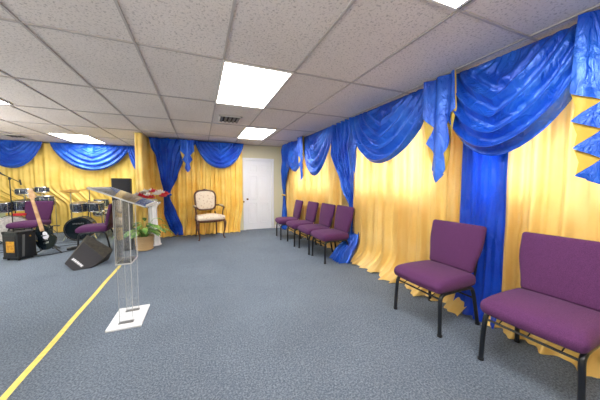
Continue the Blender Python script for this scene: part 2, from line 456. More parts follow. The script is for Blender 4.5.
def pleated(name, frm, s0, s1, z0, z1, off, amp, wl, m, label, flare=.1, seed=0, sharp=.5, edge=None, cat='curtain', group=None, nv=40, hem=.02):
    L = abs(s1 - s0); nf = L / wl; nu = int(max(40, nf * 14)); sg = 1 if s1 > s0 else -1
    b = MB()
    def P(u, v):
        z = z1 + (z0 - z1) * v
        a0, a1 = (s0, s1) if not edge else edge(z, s0, s1)
        w = u * L / wl
        ph = TAU * (w + .55 * nz(w * .45, seed) + .10 * nz(w * .3, v * 1.5, seed + 3))
        A = amp * (.55 + .45 * v) * (.7 + .7 * abs(nz(w * .6, seed + 9)))
        wave = sin(ph); wave = math.copysign(abs(wave) ** (1 - sharp * .5), wave)
        o = off + A * wave + amp * .35 * sin(ph * 2.3 + 1 + v) + .012 * nz(w * 3, v * 6, seed)
        lo = max(0, 1 - (z - z0) / .3)
        o += flare * lo ** 2 * (1 + .7 * nz(w * .8, seed + 5)) + .03 * lo * sin(ph * 1.0 + 2)
        s = a0 + (a1 - a0) * u + sg * .3 * A * cos(ph) * sin(pi * min(1, max(0, u)))
        zz = z + hem * lo * (nz(w * 1.2, seed + 7))
        return frm(s, max(.015, o), max(.008, zz))
    b.grid(P, nu, nv)
    return tag(b.build(name, m, auto=False), label, cat, group)

def swag(name, frm, s0, s1, zt, D, e, off, m, label, nfold=6, amp=.03, seed=0, cat='swag', group=None, gather=.40, rnd=.72):
    """crescent folds hang between points gathered along the top edge"""
    b = MB()
    def P(u, v):
        vv = max(0, min(1, v))
        g = gather * (1 - vv) ** 1.1
        x = g + (1 - 2 * g) * u
        tri = 1 - abs(2 * u - 1); par = (4 * u * (1 - u)) ** rnd
        k = sm(.1, .9, vv); sh = tri ** .9 * (1 - k) + par * k
        z = zt - D * vv ** .85 * sh * (1 + .025 * nz(u * 3, v * 3, seed))
        w = sin(pi * u) ** .45 if 0 < u < 1 else 0
        q = (v + .03 * nz(u * 2, v * 2.5, seed)) * nfold
        fr = q % 1
        ridge = max(0, sin(pi * fr)) ** .6
        A = amp * sm(.12, .45, v) * (.25 + .75 * w)
        o = off + .10 * w * sin(pi * min(1, v * .8)) + A * (ridge * 1.7 - .6)
        o += amp * .45 * sin(u * 23 + 6 * nz(u * 3, v * 3, seed)) * (1 - sm(.1, .5, v)) * w * v * 4
        o += .014 * nz(u * 9, v * 9, seed + 2) * w
        return frm(s0 + (s1 - s0) * x, o, z - A * .5 * sin(TAU * fr) * w)
    b.grid(P, 80, nfold * 14)
    return tag(b.build(name, m, auto=False), label, cat, group)

def jabot(name, frm, sc, half, zt, Lc, Ls, off, label, seed=0, cat='cascade', n=2, taper=.72):
    """tapering cascade: toothed blue folds with gold lining turned out between the teeth"""
    b = MB(); per = (Lc - Ls) / (n + .5)
    def base(L): return half * (1 - taper * max(0, (L - Ls) / (Lc - Ls)))
    def edge(L, deep):
        if L < Ls: return half * (.9 + .1 * L / Ls)
        k = (L - Ls) / per; t = k % 1; k = int(k)
        A0 = base(Ls + k * per); A1 = base(Ls + (k + 1) * per)
        if k >= n:                                        # the tip
            tt = min(1, (L - Ls - n * per) / (Lc - Ls - n * per)); ti = A0 * (1 - deep / half * .5)
            return max(.0, (A0 + (ti - A0) * tt / .3) if tt < .3 else (ti + .015) * (1 - tt) / .7) if deep > .05 else max(0, A0 * (1 - tt * 1.6))
        inn = A0 * (1 - deep / half)
        c_ = .42 if deep > .05 else .5
        return A0 + (inn - A0) * t / c_ if t < c_ else inn + (A1 - inn) * (t - c_) / (1 - c_)
    for (k, deep, back) in ((0, half * .6, 0), (1, half * .13, .022)):
        def P(u, v, deep=deep, back=back):
            L = Lc * v; x = (2 * u - 1) * edge(L, deep)
            o = off - back + .028 * cos(x / half * 7.5) * (1 - .3 * v) + .016 * abs(x) / half + .01 * nz(x * 9, v * 4, seed)
            return frm(sc + x, o, zt - L + .012 * nz(x * 8, v * 3, seed + 4) * (v > .02))
        st = 0
        b.k = k; b.grid(P, 26, 150)
    return tag(b.build(name, [M['blue'], M['lining']], auto=False), label, cat)

def interp(tab, z):
    if z >= tab[0][0]: return tab[0][1:]
    for p, q in zip(tab, tab[1:]):
        if z >= q[0]:
            t = (p[0] - z) / (p[0] - q[0]); t = t * t * (3 - 2 * t) * .5 + t * .5
            return tuple(a + (c - a) * t for a, c in zip(p[1:], q[1:]))
    return tab[-1][1:]
def tied(name, frm, tab, m, label, np_=7, seed=0, cat='curtain', tie=None, group=None):
    """gathered drape; tab rows: z, left s, right s, off, fold amplitude (z descending)"""
    b = MB(); za, zb = tab[0][0], tab[-1][0]; nu = np_ * 12; nv = 64
    def P(u, v):
        z = za + (zb - za) * v
        l, r, of, am = interp(tab, z); am *= 1.3
        ph = TAU * (u * np_ + .4 * nz(u * 3, seed)) + .5 * nz(u * 2, v * 3, seed + 1)
        wv = sin(ph); wv = math.copysign(abs(wv) ** .7, wv)
        w = abs(r - l)
        o = of + am * wv + .4 * am * sin(ph * 2.1 + 2) + .012 * nz(u * 7, v * 8, seed) * (1 + 4 * w)
        s = l + (r - l) * u + (r - l) / np_ * .12 * cos(ph)
        return frm(s, max(o, .02), max(.01, z))
    b.grid(P, nu, nv)
    o = tag(b.build(name, m, auto=False), label, cat, group)
    if tie:
        z, = tie[:1]; l, r, of, am = interp(tab, z); k = MB()
        pts = [frm((l + r) / 2 + (abs(r - l) / 2 + .02) * cos(q), of + (am + .03) * sin(q) * 1.3, z + .015 * sin(q)) for q in [TAU * i / 12 for i in range(12)]]
        k.tube(pts, .022, 8, 3, True); k.build('tie_band', tie[1], o)
    return o

# --- window wall (right)
def hemedge(z, a, c): return a, c
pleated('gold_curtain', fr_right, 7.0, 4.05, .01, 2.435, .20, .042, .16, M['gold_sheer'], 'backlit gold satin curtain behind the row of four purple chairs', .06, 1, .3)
def e2(z, a, c):
    lo = max(0, 1 - z / .5); return a + .12 * lo ** 2, c
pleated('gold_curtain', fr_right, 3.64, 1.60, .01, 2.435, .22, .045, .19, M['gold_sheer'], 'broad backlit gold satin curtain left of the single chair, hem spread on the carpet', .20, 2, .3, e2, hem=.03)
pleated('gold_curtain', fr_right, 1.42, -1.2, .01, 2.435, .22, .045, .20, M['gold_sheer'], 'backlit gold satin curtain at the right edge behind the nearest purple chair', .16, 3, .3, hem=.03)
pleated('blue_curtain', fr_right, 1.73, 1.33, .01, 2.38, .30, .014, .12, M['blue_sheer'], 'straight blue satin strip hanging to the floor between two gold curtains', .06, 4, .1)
tied('blue_curtain', fr_right, [(2.435, 6.90, 6.05, .34, .03), (1.9, 6.95, 6.45, .33, .035), (1.3, 6.98, 6.82, .30, .03), (1.05, 7.0, 6.90, .27, .02), (.9, 7.0, 6.90, .27, .02), (.5, 7.0, 6.80, .29, .03), (.01, 7.0, 6.70, .30, .035)],
     M['blue'], 'blue satin drape tied back in the corner beside the white door', 6, 11, tie=(1.0, M['gold']))
tied('blue_curtain', fr_right, [(2.435, 4.32, 3.50, .30, .035), (1.9, 4.22, 3.55, .30, .04), (1.3, 3.98, 3.60, .24, .03), (.92, 3.80, 3.60, .19, .02), (.5, 3.78, 3.54, .20, .02), (.33, 3.76, 3.46, .30, .04), (.16, 3.76, 3.42, .46, .06), (.01, 3.80, 3.40, .54, .06)],
     M['blue'], 'gathered blue satin drape with its tail heaped behind the chair row', 6, 12)
swag('swag_valance', fr_right, 6.55, 5.35, 2.435, .80, .24, .30, M['blue'], 'small blue satin swag nearest the tied drape by the door', 5, .035, 21)
swag('swag_valance', fr_right, 5.50, 4.15, 2.435, .95, .26, .31, M['blue'], 'blue satin swag hanging above the four chairs, beside the long gathered blue drape', 5, .04, 22)
jabot('cascade_valance', fr_right, 5.42, .15, 2.43, 1.05, .38, .42, 'narrow blue cascade with gold lining between the two small far swags', seed=3)
swag('swag_valance', fr_right, 3.62, 2.02, 2.435, .84, .24, .31, M['blue'], 'wide blue satin swag left of the single chair, over the broad gold curtain', 6, .055, 23)
swag('swag_valance', fr_right, 2.02, .76, 2.435, .86, .26, .32, M['blue'], 'largest blue satin swag above the straight blue strip, full of crescent folds', 6, .062, 24)
jabot('cascade_valance', fr_right, 1.91, .19, 2.43, 1.11, .38, .42, 'blue zigzag cascade with gold lining between the two widest swags', seed=5)
jabot('cascade_valance', fr_right, .68, .24, 2.43, 1.16, .50, .42, 'blue zigzag cascade with gold lining cut by the right edge of the photo', seed=6, n=3, taper=.25)
swag('swag_valance', fr_right, .62, -.9, 2.43, .84, .40, .32, M['blue'], 'blue satin swag beyond the right edge', 7, .038, 25)

# --- wall with the door
def e3(z, a, c):
    k = math.exp(-((z - .82) / .35) ** 2)
    return a + .0, c + .04 - .02 * k + .03 * max(0, 1 - abs(z - .82) / .25) - .10 * sm(.7, 0, z)
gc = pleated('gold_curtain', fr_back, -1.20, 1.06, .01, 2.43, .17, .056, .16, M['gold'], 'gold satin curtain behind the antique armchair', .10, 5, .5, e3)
kb = MB(); kb.tube([(1.13, YD - .002, .83), (1.13, YD - .14, .83)], .009, 8, 0); kb.lathe([(.002, 0), (.024, .004), (.026, .016), (.012, .026), (.002, .03)], (1.13, YD - .14, .83), 12, RX(pi / 2))
kb.build('tieback_hook', M['bronze'], gc)
tied('blue_curtain', fr_back, [(2.43, -1.12, -.02, .31, .03), (2.2, -1.08, -.22, .31, .035), (2.0, -.98, -.36, .31, .035), (1.5, -.9, -.52, .30, .035), (1.12, -.83, -.68, .30, .03), (1.0, -.83, -.70, .30, .03), (.6, -.84, -.56, .30, .03), (.25, -.74, -.44, .30, .03), (.03, -.60, -.42, .30, .02)],
     M['blue'], 'blue satin drape tied at mid height left of the antique armchair', 6, 13, tie=(1.06, M['blue']))
swag('swag_valance', fr_back, -.10, 1.13, 2.42, .70, .12, .27, M['blue'], 'blue satin swag over the antique armchair', 6, .042, 26)
jabot('cascade_valance', fr_back, -.27, .16, 2.41, .80, .28, .40, 'small blue zigzag cascade with gold lining left of the armchair swag', seed=8)
def pillar_cloth():
    b = MB(); x0, x1, y0 = -1.27, -1.165, 6.36
    path = [(x0, 7.1), (x0, y0), (x1, y0), (x1, 6.92)]; L = [0]
    for p, q in zip(path, path[1:]): L.append(L[-1] + math.dist(p, q))
    def P(u, v):
        d_ = u * L[-1]; k = 0
        while k < 2 and d_ > L[k + 1]: k += 1
        t = (d_ - L[k]) / (L[k + 1] - L[k]); p, q = path[k], path[k + 1]
        nx, ny = [(-1, 0), (0, -1), (1, 0)][k]
        w = .012 * sin(d_ * 62 + 2 * nz(v * 2, d_)) * (.4 + v) + .03 * v * v
        z = 2.43 - 2.42 * v
        return (p[0] + (q[0] - p[0]) * t + nx * (.018 + w), p[1] + (q[1] - p[1]) * t + ny * (.018 + w), z)
    b.grid(P, 150, 30)
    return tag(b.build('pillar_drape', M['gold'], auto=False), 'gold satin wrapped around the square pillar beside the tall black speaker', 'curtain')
pillar_cloth()
struct(bx('wall_pillar', (-1.217, 6.755, H / 2), (.08, .77, H), M['green_wall']))

# --- stage wall
def e4(z, a, c): return a + .7 * sm(1.3, .7, z), c
pleated('stage_curtain', fr_stage, -5.35, -1.32, .01, 2.41, .12, .022, .26, M['gold_stage'], 'wide yellow satin backdrop hanging behind the drums', .06, 6, .2, e4)
swag('swag_valance', fr_stage, -5.0, -3.80, 2.43, .70, .10, .22, M['blue'], 'blue satin swag on the stage wall at the left edge of the photo', 6, .036, 27)
swag('swag_valance', fr_stage, -3.66, -1.86, 2.43, .74, .10, .22, M['blue'], 'wide blue satin swag on the stage wall above the black drums', 6, .036, 28)
swag('swag_valance', fr_stage, -1.93, -1.36, 2.43, .74, .10, .24, M['blue'], 'blue satin swag on the stage wall partly hidden by the gold pillar', 5, .028, 29)

# ------------------------------------------------------------------ purple chairs
def make_chair(label, group):
    """front towards -Y"""
    t = thing('stacking_chair', label, 'chair', group=group)
    def seatfn(p, q):
        x, y, z = p
        if q[2] > 0: z += .022 * (1 - q[0] ** 2) * (1 - q[1] ** 4) * q[2]
        z -= .018 * max(0, -q[1]) ** 3 * (1 if q[2] > 0 else .2)
        k = 1 - .05 * max(0, q[1])
        y -= .018 * (1 - q[0] ** 2) * (1 if q[1] < 0 else 0) * abs(q[1])
        return (x * k, y, z)
    s = MB(); s.box((0, -.02, .425), (.55, .51, .112), r=.046, n=9, fn=seatfn); s.build('seat', M['purple'], t)
    base = MB(); base.box((0, 0, .376), (.47, .42, .014), r=.005, n=2); base.build('seat_pan', M['chair_metal'], t)
    # backrest: inverted trapezoid, leaning back
    def backfn(p, q):
        x, y, z = p
        k = .84 + .16 * sm(-1, .35, q[2])
        x *= k; y += -.014 * (1 - q[0] ** 2)
        if q[1] < 0: y -= .014 * (1 - q[0] ** 2) * (1 - q[2] ** 2)
        return (x, y, z)
    bm_ = MB(); bm_.box((0, .256, .70), (.545, .056, .45), RX(-.215), r=.026, n=9, fn=backfn); bm_.build('backrest', M['purple'], t)
    R = .0125
    for sx in (-1, 1):
        X = sx * .245
        f = MB(); f.tube([(X + sx * .012, -.235, .008), (X + sx * .006, -.232, .2), (X, -.225, .31), (X, -.20, .352), (X, -.15, .364), (X, -.05, .365)], .0165, 10, 5); lf = f.build('leg', M['chair_metal'], t)
        g = MB(); g.lathe([(.014, 0), (.020, .002), (.020, .018), (.014, .022)], (X + sx * .012, -.235, 0), 10); g.build('foot_glide', M['black'], lf)
        r_ = MB(); r_.tube([(X + sx * .01, .262, .008), (X, .225, .22), (X, .19, .33), (X, .15, .364), (X, .05, .366)], .0165, 10, 5); lr = r_.build('leg', M['chair_metal'], t)
        g = MB(); g.lathe([(.014, 0), (.020, .002), (.020, .018), (.014, .022)], (X + sx * .01, .262, 0), 10); g.build('foot_glide', M['black'], lr)
        c = MB(); c.tube([(X, -.05, .365), (X, .05, .366)], .0155, 10, 0); c.build('side_rail', M['chair_metal'], t)
        u = MB(); u.tube([(X * .93, .12, .37), (X * .93, .20, .385), (X * .93, .232, .45), (X * .92, .255, .56), (X * .92, .28, .72)], .011, 8, 5, flat=.7); u.build('back_post', M['chair_metal'], t)
    fr = MB()
    fr.tube([(-.24, -.222, .318), (.24, -.222, .318)], .0085, 8, 0); fr.build('front_rail', M['chair_metal'], t)
    fr = MB(); fr.tube([(-.24, -.17, .345), (.24, -.17, .345)], .0075, 8, 0)
    for x in (-.16, 0, .16): fr.tube([(x, -.222, .32), (x, -.17, .343)], .004, 6, 0)
    fr.build('rail_rungs', M['chair_metal'], t)
    fr = MB(); fr.tube([(-.24, .215, .255), (.24, .215, .255)], .008, 8, 0); fr.tube([(-.24, .225, .21), (-.24, .21, .27)], .008, 6, 0); fr.build('rear_rail', M['chair_metal'], t)
    return t
GR = 'purple stacking chairs along the window wall'
c1 = make_chair('purple padded chair fourth from the camera end of the row, nearest the white door', GR)
def place(c, x, y, rz): c.location = (x, y, 0); c.rotation_euler = (0, 0, rz)
place(c1, 2.0, 5.74, -pi / 2 - .10)
dup(c1, (2.07, 5.06, 0), -pi / 2 - .05, 'purple padded chair second from the white door in the row of four', GR)
dup(c1, (2.10, 4.40, 0), -pi / 2 - .02, 'purple padded chair third from the white door in the row of four', GR)
dup(c1, (2.12, 3.80, 0), -pi / 2 - .02, 'purple padded chair at the near end of the row, beside the heaped blue drape', GR)
dup(c1, (2.11, 1.70, 0), -pi / 2, 'single purple padded chair in front of the straight blue curtain strip', GR)
dup(c1, (2.16, .885, 0), -pi / 2 + .05, 'nearest purple padded chair, cut by the right edge of the photo', GR)
dup(c1, (-1.98, 6.22, 0), -pi / 2 + .05, 'purple padded chair facing the drums between the floor monitor and the black tower', 'purple stacking chairs on the stage')
dup(c1, (-3.56, 7.40, 0), -.15, 'purple padded chair behind the guitar and amplifier', 'purple stacking chairs on the stage')

# ------------------------------------------------------------------ antique armchair
def armchair():
    t = thing('antique_armchair', 'antique carved wood armchair with cream floral upholstery before the gold curtain', 'armchair', (.19, 6.46, 0), .22)
    def sf(p, q):
        x, y, z = p; k = 1 + .07 * -q[1]
        if q[2] > 0: z += .035 * (1 - q[0] ** 2) * (1 - q[1] ** 2)
        return (x * k, y, z)
    s = MB(); s.box((0, -.01, .505), (.62, .50, .11), r=.045, n=8, fn=sf); s.build('seat', M['floral'], t)
    a = MB()
    a.box((0, 0, .436), (.60, .50, .055), r=.015, n=3, fn=lambda p, q: (p[0] * (1 + .07 * -q[1]), p[1], p[2] - .012 * cos(q[0] * pi) * (q[2] < 0)))
    a.build('seat_rail', M['walnut'], t)
    for sx in (-1, 1):
        l = MB(); l.tube([(sx * .29, -.235, .46), (sx * .315, -.26, .38), (sx * .305, -.25, .22), (sx * .28, -.235, .09), (sx * .29, -.25, .03), (sx * .305, -.275, .012)], [.03, .034, .021, .014, .015, .021], 10, 5); l.build('leg', M['walnut'], t)
        l = MB(); l.tube([(sx * .245, .235, .46), (sx * .245, .245, .2), (sx * .255, .29, .01)], [.024, .018, .015], 10, 5); l.build('leg', M['walnut'], t)
        p = MB(); p.tube([(sx * .255, .245, .40), (sx * .235, .262, .55), (sx * .225, .275, .62)], [.022, .018, .016], 8, 4); p.build('back_post', M['walnut'], t)
        r_ = MB(); r_.tube([(sx * .26, .29, .78), (sx * .305, .18, .785), (sx * .325, .0, .77), (sx * .33, -.10, .76), (sx * .33, -.135, .745), (sx * .325, -.12, .72), (sx * .315, -.08, .61), (sx * .32, -.10, .45)], [.015, .018, .02, .021, .023, .018, .015, .019], 10, 5); ar = r_.build('arm', M['walnut'], t)
        q_ = MB(); q_.box((sx * .318, .04, .795), (.05, .20, .03), r=.014, n=3); q_.build('arm_pad', M['floral'], ar)
    def shp(q, e=0):
        # shield outline
        c_, s_ = cos(q), sin(q); k = (abs(c_) ** 4.5 + abs(s_) ** 4.5) ** (-1 / 4.5)
        x, z = c_ * k, s_ * k
        return x * (.25 + e) * (1 + .05 * z), z * (.235 + e) + .025 * (z > 0) * cos(x * 1.6) * z
    f = MB(); th = -.17; Rm = RX(th); cz = .905
    ring = [Rm @ Vector((shp(TAU * i / 40)[0], 0, shp(TAU * i / 40)[1])) + Vector((0, .315, cz)) for i in range(40)]
    f.tube(ring, .023, 10, 1, True)
    f.build('back_frame', M['walnut'], t)
    cr = MB(); cr.tube([Vector((-.10, .360, 1.155)), Vector((-.05, .361, 1.17)), Vector((0, .362, 1.178)), Vector((.05, .361, 1.17)), Vector((.10, .360, 1.155))], [.008, .018, .024, .018, .008], 8, 4); cr.build('back_crest', M['walnut'], t)
    pd = MB(); vs = []; fs = []; n = 40; rings = [0, .4, .75, .93, 1]
    for side in (-1, 1):
        st = len(vs)
        for r_ in rings[1:]:
            for i in range(n):
                x, z = shp(TAU * i / n, -.012)
                y = side * (.032 * (1 - r_ ** 3) + .008)
                vs.append(Rm @ Vector((x * r_, y, z * r_)) + Vector((0, .315, cz)))
        vs.append(Rm @ Vector((0, side * .045, 0)) + Vector((0, .315, cz))); cen = len(vs) - 1
        for k in range(len(rings) - 2):
            for i in range(n): fs.append((st + k * n + i, st + k * n + (i + 1) % n, st + (k + 1) * n + (i + 1) % n, st + (k + 1) * n + i))
        for i in range(n): fs.append((cen, st + i, st + (i + 1) % n))
    pd.add(vs, fs); pd.build('backrest', M['floral'], t)
armchair()

# ------------------------------------------------------------------ acrylic lectern
def lectern():
    t = thing('lectern', 'clear acrylic lectern with tilted top standing on a square white base plate', 'lectern', (-.665, 2.79, 0))
    o = MB(); o.box((0, 0, .012), (.275, .43, .02), r=.006, n=2); o.build('base', M['acrylic_base'], t)
    for y in (-.115, .125):
        p = MB(); p.box((0, y, .024), (.12, .045, .006)); p.build('mounting_plate', M['grey_metal'], t, smooth=False)
    z0, z1 = .026, 1.165
    for y in (-.115, .125):
        p = MB(); p.box((0, y, (z0 + z1) / 2), (.105, .008, z1 - z0)); sp = p.build('side_panel', M['acrylic'], t, smooth=False)
        e = MB()
        for x in (-.0535, .0535): e.box((x, y, (z0 + z1) / 2), (.0025, .008, z1 - z0))
        e.build('polished_edge', M['acrylic_edge'], sp, smooth=False)
    p = MB(); p.box((-.058, .005, .86), (.007, .252, .60)); fp = p.build('front_panel', M['acrylic'], t, smooth=False)
    e = MB()
    for y in (-.118, .128): e.box((-.063, y, .86), (.004, .005, .60))
    e.build('polished_edge', M['acrylic_edge'], fp, smooth=False)
    p = MB(); p.box((0, .005, .575), (.115, .252, .010)); sh = p.build('shelf', M['acrylic'], t, smooth=False)
    e = MB()
    for x in (-.06, .06): e.box((x, .005, .575), (.004, .256, .012))
    for y in (-.120, .130): e.box((0, y, .575), (.124, .004, .012))
    e.build('polished_edge', M['acrylic_edge'], sh, smooth=False)
    e = MB()
    for y in (-.118, .128): e.box((.058, y, .85), (.004, .004, .55))
    e.build('corner_strip', M['acrylic_edge'], t, smooth=False)
    # reading surface: slopes down towards +X
    R = RY(.40); c = Vector((.015, .02, 1.19)); W, L = .44, .60
    top = MB(); top.box(c, (W, L, .010), R, r=0); tp = top.build('reading_top', M['acrylic'], t, smooth=False)
    e = MB()
    for (x, y, dx, dy) in ((-W / 2, 0, .003, L), (W / 2, 0, .003, L), (0, -L / 2, W, .003), (0, L / 2, W, .003)):
        e.box(c + R @ Vector((x, y, 0)), (dx, dy, .011), R)
    e.build('polished_edge', M['acrylic_edge'], tp, smooth=False)
    l = MB(); l.box(c + R @ Vector((W / 2, 0, .012)), (.006, L, .028), R); l.build('lip', M['acrylic_edge'], t, smooth=False)
lectern()

# ------------------------------------------------------------------ tall black speaker, pedestal, flowers, plant
t = thing('tower_speaker', 'tall black speaker tower standing behind the clear lectern', 'speaker', (-1.43, 5.86, 0), .12)
b = MB(); b.box((0, 0, .72), (.30, .30, 1.42), r=.012, n=2); b.build('cabinet', M['tolex'], t)
b = MB(); b.box((0, -.155, .76), (.27, .014, 1.28), r=.006, n=2); b.build('speaker_grille', M['grille'], t)

t = thing('flower_pedestal', 'white cloth covered pedestal holding the red and white flowers', 'pedestal', (-.96, 6.1, 0))
prof = [(.13, .02), (.125, .1), (.10, .3), (.085, .6), (.08, .8), (.11, .86), (.16, .90), (.17, .92), (.165, .935), (.002, .936)]
b = MB(); b.lathe([(r * .95, z) for r, z in prof], n=48, fn=lambda q, z: 1 + .09 * sin(q * 9 + z * 3) * (1 if z < .85 else .3)); b.build('cloth_cover', M['linen'], t)
b = MB(); b.lathe([(.15, 0), (.155, .01), (.15, .02)], n=32); b.build('plinth', M['white'], t)
t = thing('flower_arrangement', 'low arrangement of red and white roses on the white pedestal', 'flowers', (-.98, 6.08, .937))
b = MB(); b.lathe([(.07, 0), (.10, .01), (.12, .05), (.115, .06), (.002, .055)], n=20); b.build('bowl', M['white'], t)
def rose(m, p, r, seed):
    random.seed(seed); b = MB(); C = Vector(p)
    for ring, (n, rr, tilt) in enumerate(((3, .35, .1), (5, .65, .5), (6, .95, .95))):
        for k in range(n):
            a = TAU * k / n + ring * .7 + random.random() * .3
            def P(u, v, a=a, rr=rr, tilt=tilt):
                w = (u - .5) * 1.5; h = v
                out = rr * (.35 + .65 * sin(h * (pi / 2)) * (.5 + tilt * .5))
                return C + r * Vector((cos(a + w) * out, sin(a + w) * out, (1.25 - tilt * .75) * h * (1 - .5 * (2 * (u - .5)) ** 2) - .3))
            b.grid(P, 5, 4)
    return b.build('bloom', m, t)
random.seed(3)
fl = [(-.17, -.03, .07, 'w'), (-.12, -.10, .06, 'r'), (-.07, -.02, .12, 'w'), (-.02, -.12, .07, 'w'), (.04, -.05, .13, 'r'), (.02, -.14, .03, 'r'), (.09, -.10, .09, 'w'), (.14, -.03, .11, 'w'), (.17, -.08, .05, 'r'), (.20, .02, .08, 'r'), (.0, .06, .13, 'w'), (-.14, .06, .08, 'w'), (.10, .07, .10, 'w'), (-.06, -.13, .03, 'r'), (-.20, .03, .04, 'w')]
for i, (x, y, z, k) in enumerate(fl): rose(M['rose_red'] if k == 'r' else M['rose_white'], (x * 1.4, y, z * 1.25 + .07), .085, i)
def leaf(b, base, dirv, L, w, droop, seg=8, arch=0):
    base = Vector(base); d = Vector(dirv).normalized(); side = d.cross(Vector((0, 0, 1)))
    side = side.normalized() if side.length > .05 else Vector((1, 0, 0))
    def P(u, v):
        t_ = v; q = base + d * L * t_ + Vector((0, 0, -droop * t_ * t_ * L))
        ww = w * sin(pi * min(1, t_ * .93 + .05)) ** .8 * (u - .5) * 2
        return q + side * ww + Vector((0, 0, -abs(ww) * .35 + arch))
    b.grid(P, 4, seg)
b = MB()
for k in range(16):
    a = TAU * k / 16; leaf(b, (0, 0, .05), (cos(a), sin(a), .25), .2 + .03 * (k % 3), .022, .5)
b.build('foliage', M['leaf'], t)

t = thing('potted_plant', 'leafy green potted plant in a round woven basket beside the lectern', 'plant', (-1.06, 5.72, 0))
b = MB(); b.lathe([(.13, 0), (.145, .01), (.155, .12), (.165, .25), (.175, .265), (.172, .285), (.158, .285), (.15, .25)], n=32); pot = b.build('basket', M['wicker'], t)
for z in (.03, .14, .255):
    k = MB(); r0 = .147 + z * .085; k.tube([(r0 * cos(q), r0 * sin(q), z) for q in [TAU * i / 16 for i in range(16)]], .008, 6, 2, True); k.build('rim_band', M['wicker'], pot)
b = MB(); b.lathe([(.151, .235), (.145, .25), (.002, .25)], n=24); b.build('soil', M['soil'], t)
random.seed(12); st = MB(); lv = MB()
for k in range(40):
    a = random.uniform(0, TAU); e = random.uniform(.45, 1.4); L = random.uniform(.16, .42)
    tip = Vector((cos(a) * cos(e) * L * 1.1, sin(a) * cos(e) * L * .9, .25 + sin(e) * L))
    st.tube([(cos(a) * .02, sin(a) * .02, .24), (tip.x * .5, tip.y * .5, .24 + (tip.z - .24) * .7), tuple(tip)], .004, 5, 3)
    leaf(lv, tip, (cos(a), sin(a), .35), random.uniform(.14, .22), random.uniform(.032, .052), .9)
st.build('stems', M['leaf'], t); lv.build('leaves', M['leaf'], t)

# ------------------------------------------------------------------ floor monitor
def monitor():
    A = Vector((-1.93, 4.73, .11)); B = Vector((-1.77, 4.97, .38)); C = Vector((-1.47, 4.86, .11)); E_ = Vector((-1.6, 4.745, .002)); D = Vector((-1.811, 4.685, .002))
    G1 = Vector((-1.80, 5.22, .46)); G2 = Vector((-1.42, 5.12, .19))
    bk = [Vector((-1.98, 5.12, .12)), Vector((-1.85, 5.22, .002)), Vector((-1.5, 5.16, .002))]
    root = Vector((-1.7, 4.95, 0))
    t = thing('floor_monitor', 'black wedge stage monitor lying on the carpet beside the yellow tape', 'speaker', root)
    bm = bmesh.new(); [bm.verts.new(p - root) for p in [A, B, C, E_, D, G1, G2] + bk]
    r = bmesh.ops.convex_hull(bm, input=bm.verts)
    bmesh.ops.dissolve_limit(bm, angle_limit=.08, verts=bm.verts, edges=bm.edges)
    bmesh.ops.bevel(bm, geom=[e for e in bm.edges], offset=.008, segments=2, affect='EDGES')
    me = bpy.data.meshes.new('cabinet'); bm.to_mesh(me); bm.free(); me.materials.append(M['edge_olive'])
    o = bpy.data.objects.new('cabinet', me); col.objects.link(o); o.parent = t
    n = (B - A).cross(C - A).normalized()
    if n.y > 0: n = -n
    cen = (A + B + C + E_ + D) / 5
    b = MB(); out = [cen + (p - cen) * .965 for p in (A, B, C, E_, D)]
    vs = [p - root + n * .004 for p in out] + [p - root + n * .012 for p in out]
    b.add(vs, [(0, 1, 2, 3, 4), (5, 6, 7, 8, 9)] + [(i, (i + 1) % 5, (i + 1) % 5 + 5, i + 5) for i in range(5)])
    b.build('speaker_grille', M['grille'], t, smooth=False)
    # pale nameplate parallel to the upper edge (its lettering is too blurred to read)
    u = (C - B).normalized(); w = n.cross(u).normalized()
    if w.z < 0: w = -w
    c0 = Vector((-1.775, 4.74, .115)); c0 = c0 - n * ((c0 - A) @ n)
    Rm = Matrix((u, n, w)).transposed().to_4x4()
    b = MB(); b.box(c0 - root + n * .014, (.20, .004, .042), Rm); pl_ = b.build('nameplate', M['grey_metal'], t, smooth=False)
    k = MB()
    for i in range(7):
        k.box(c0 - root + n * .017 + u * (-.08 + i * .0265) + w * (.003 * (i % 2)), (.019, .003, .028), Rm)
    k.build('letter_blocks', M['white'], pl_, smooth=False)
monitor()

# ------------------------------------------------------------------ guitar amplifier
t = thing('guitar_amplifier', 'black cube guitar amplifier with an amber panel beside the leaning guitar', 'amplifier', (-2.975, 5.85, 0), 1.12)
# local: near corner points to -Y direction after rotation
S = .285
b = MB(); b.box((0, 0, .26), (S, S, .47), r=.015, n=2); b.build('cabinet', M['tolex'], t)
b = MB(); b.box((-S / 2 - .004, 0, .25), (.01, S - .06, .36), r=.003, n=1); b.build('speaker_grille', M['grille'], t)
b = MB(); b.box((-S / 2 - .012, -.02, .24), (.006, .15, .19), r=.002, n=1); b.build('label_panel', M['orange'], t)
b = MB()
for sx in (-1, 1):
    for sy in (-1, 1):
        for z in (.045, .475): b.box((sx * (S / 2 - .02), sy * (S / 2 - .02), z), (.05, .05, .05), r=.01, n=1)
b.build('corner_guard', M['black'], t)
b = MB(); b.tube([(-.08, 0, .493), (-.065, 0, .515), (.065, 0, .515), (.08, 0, .493)], .010, 8, 4); b.build('handle', M['black'], t)
b = MB(); b.box((-.06, -S / 2 - .003, .25), (.035, .006, .38), RY(.06)); b.build('edge_reflection', M['grey_metal'], t, smooth=False)  # pale strip paints the light reflected along the cabinet edge
b = MB(); b.lathe([(.002, 0), (.012, .001), (.012, .008), (.002, .009)], (.05, -S / 2, .40), 10, RX(pi / 2)); b.build('logo_badge', M['orange'], t)
for sx in (-1, 1):
    for sy in (-1, 1):
        b = MB(); b.lathe([(.014, 0), (.018, .003), (.016, .026)], (sx * .10, sy * .10, 0), 10); b.build('foot', M['black'], t)

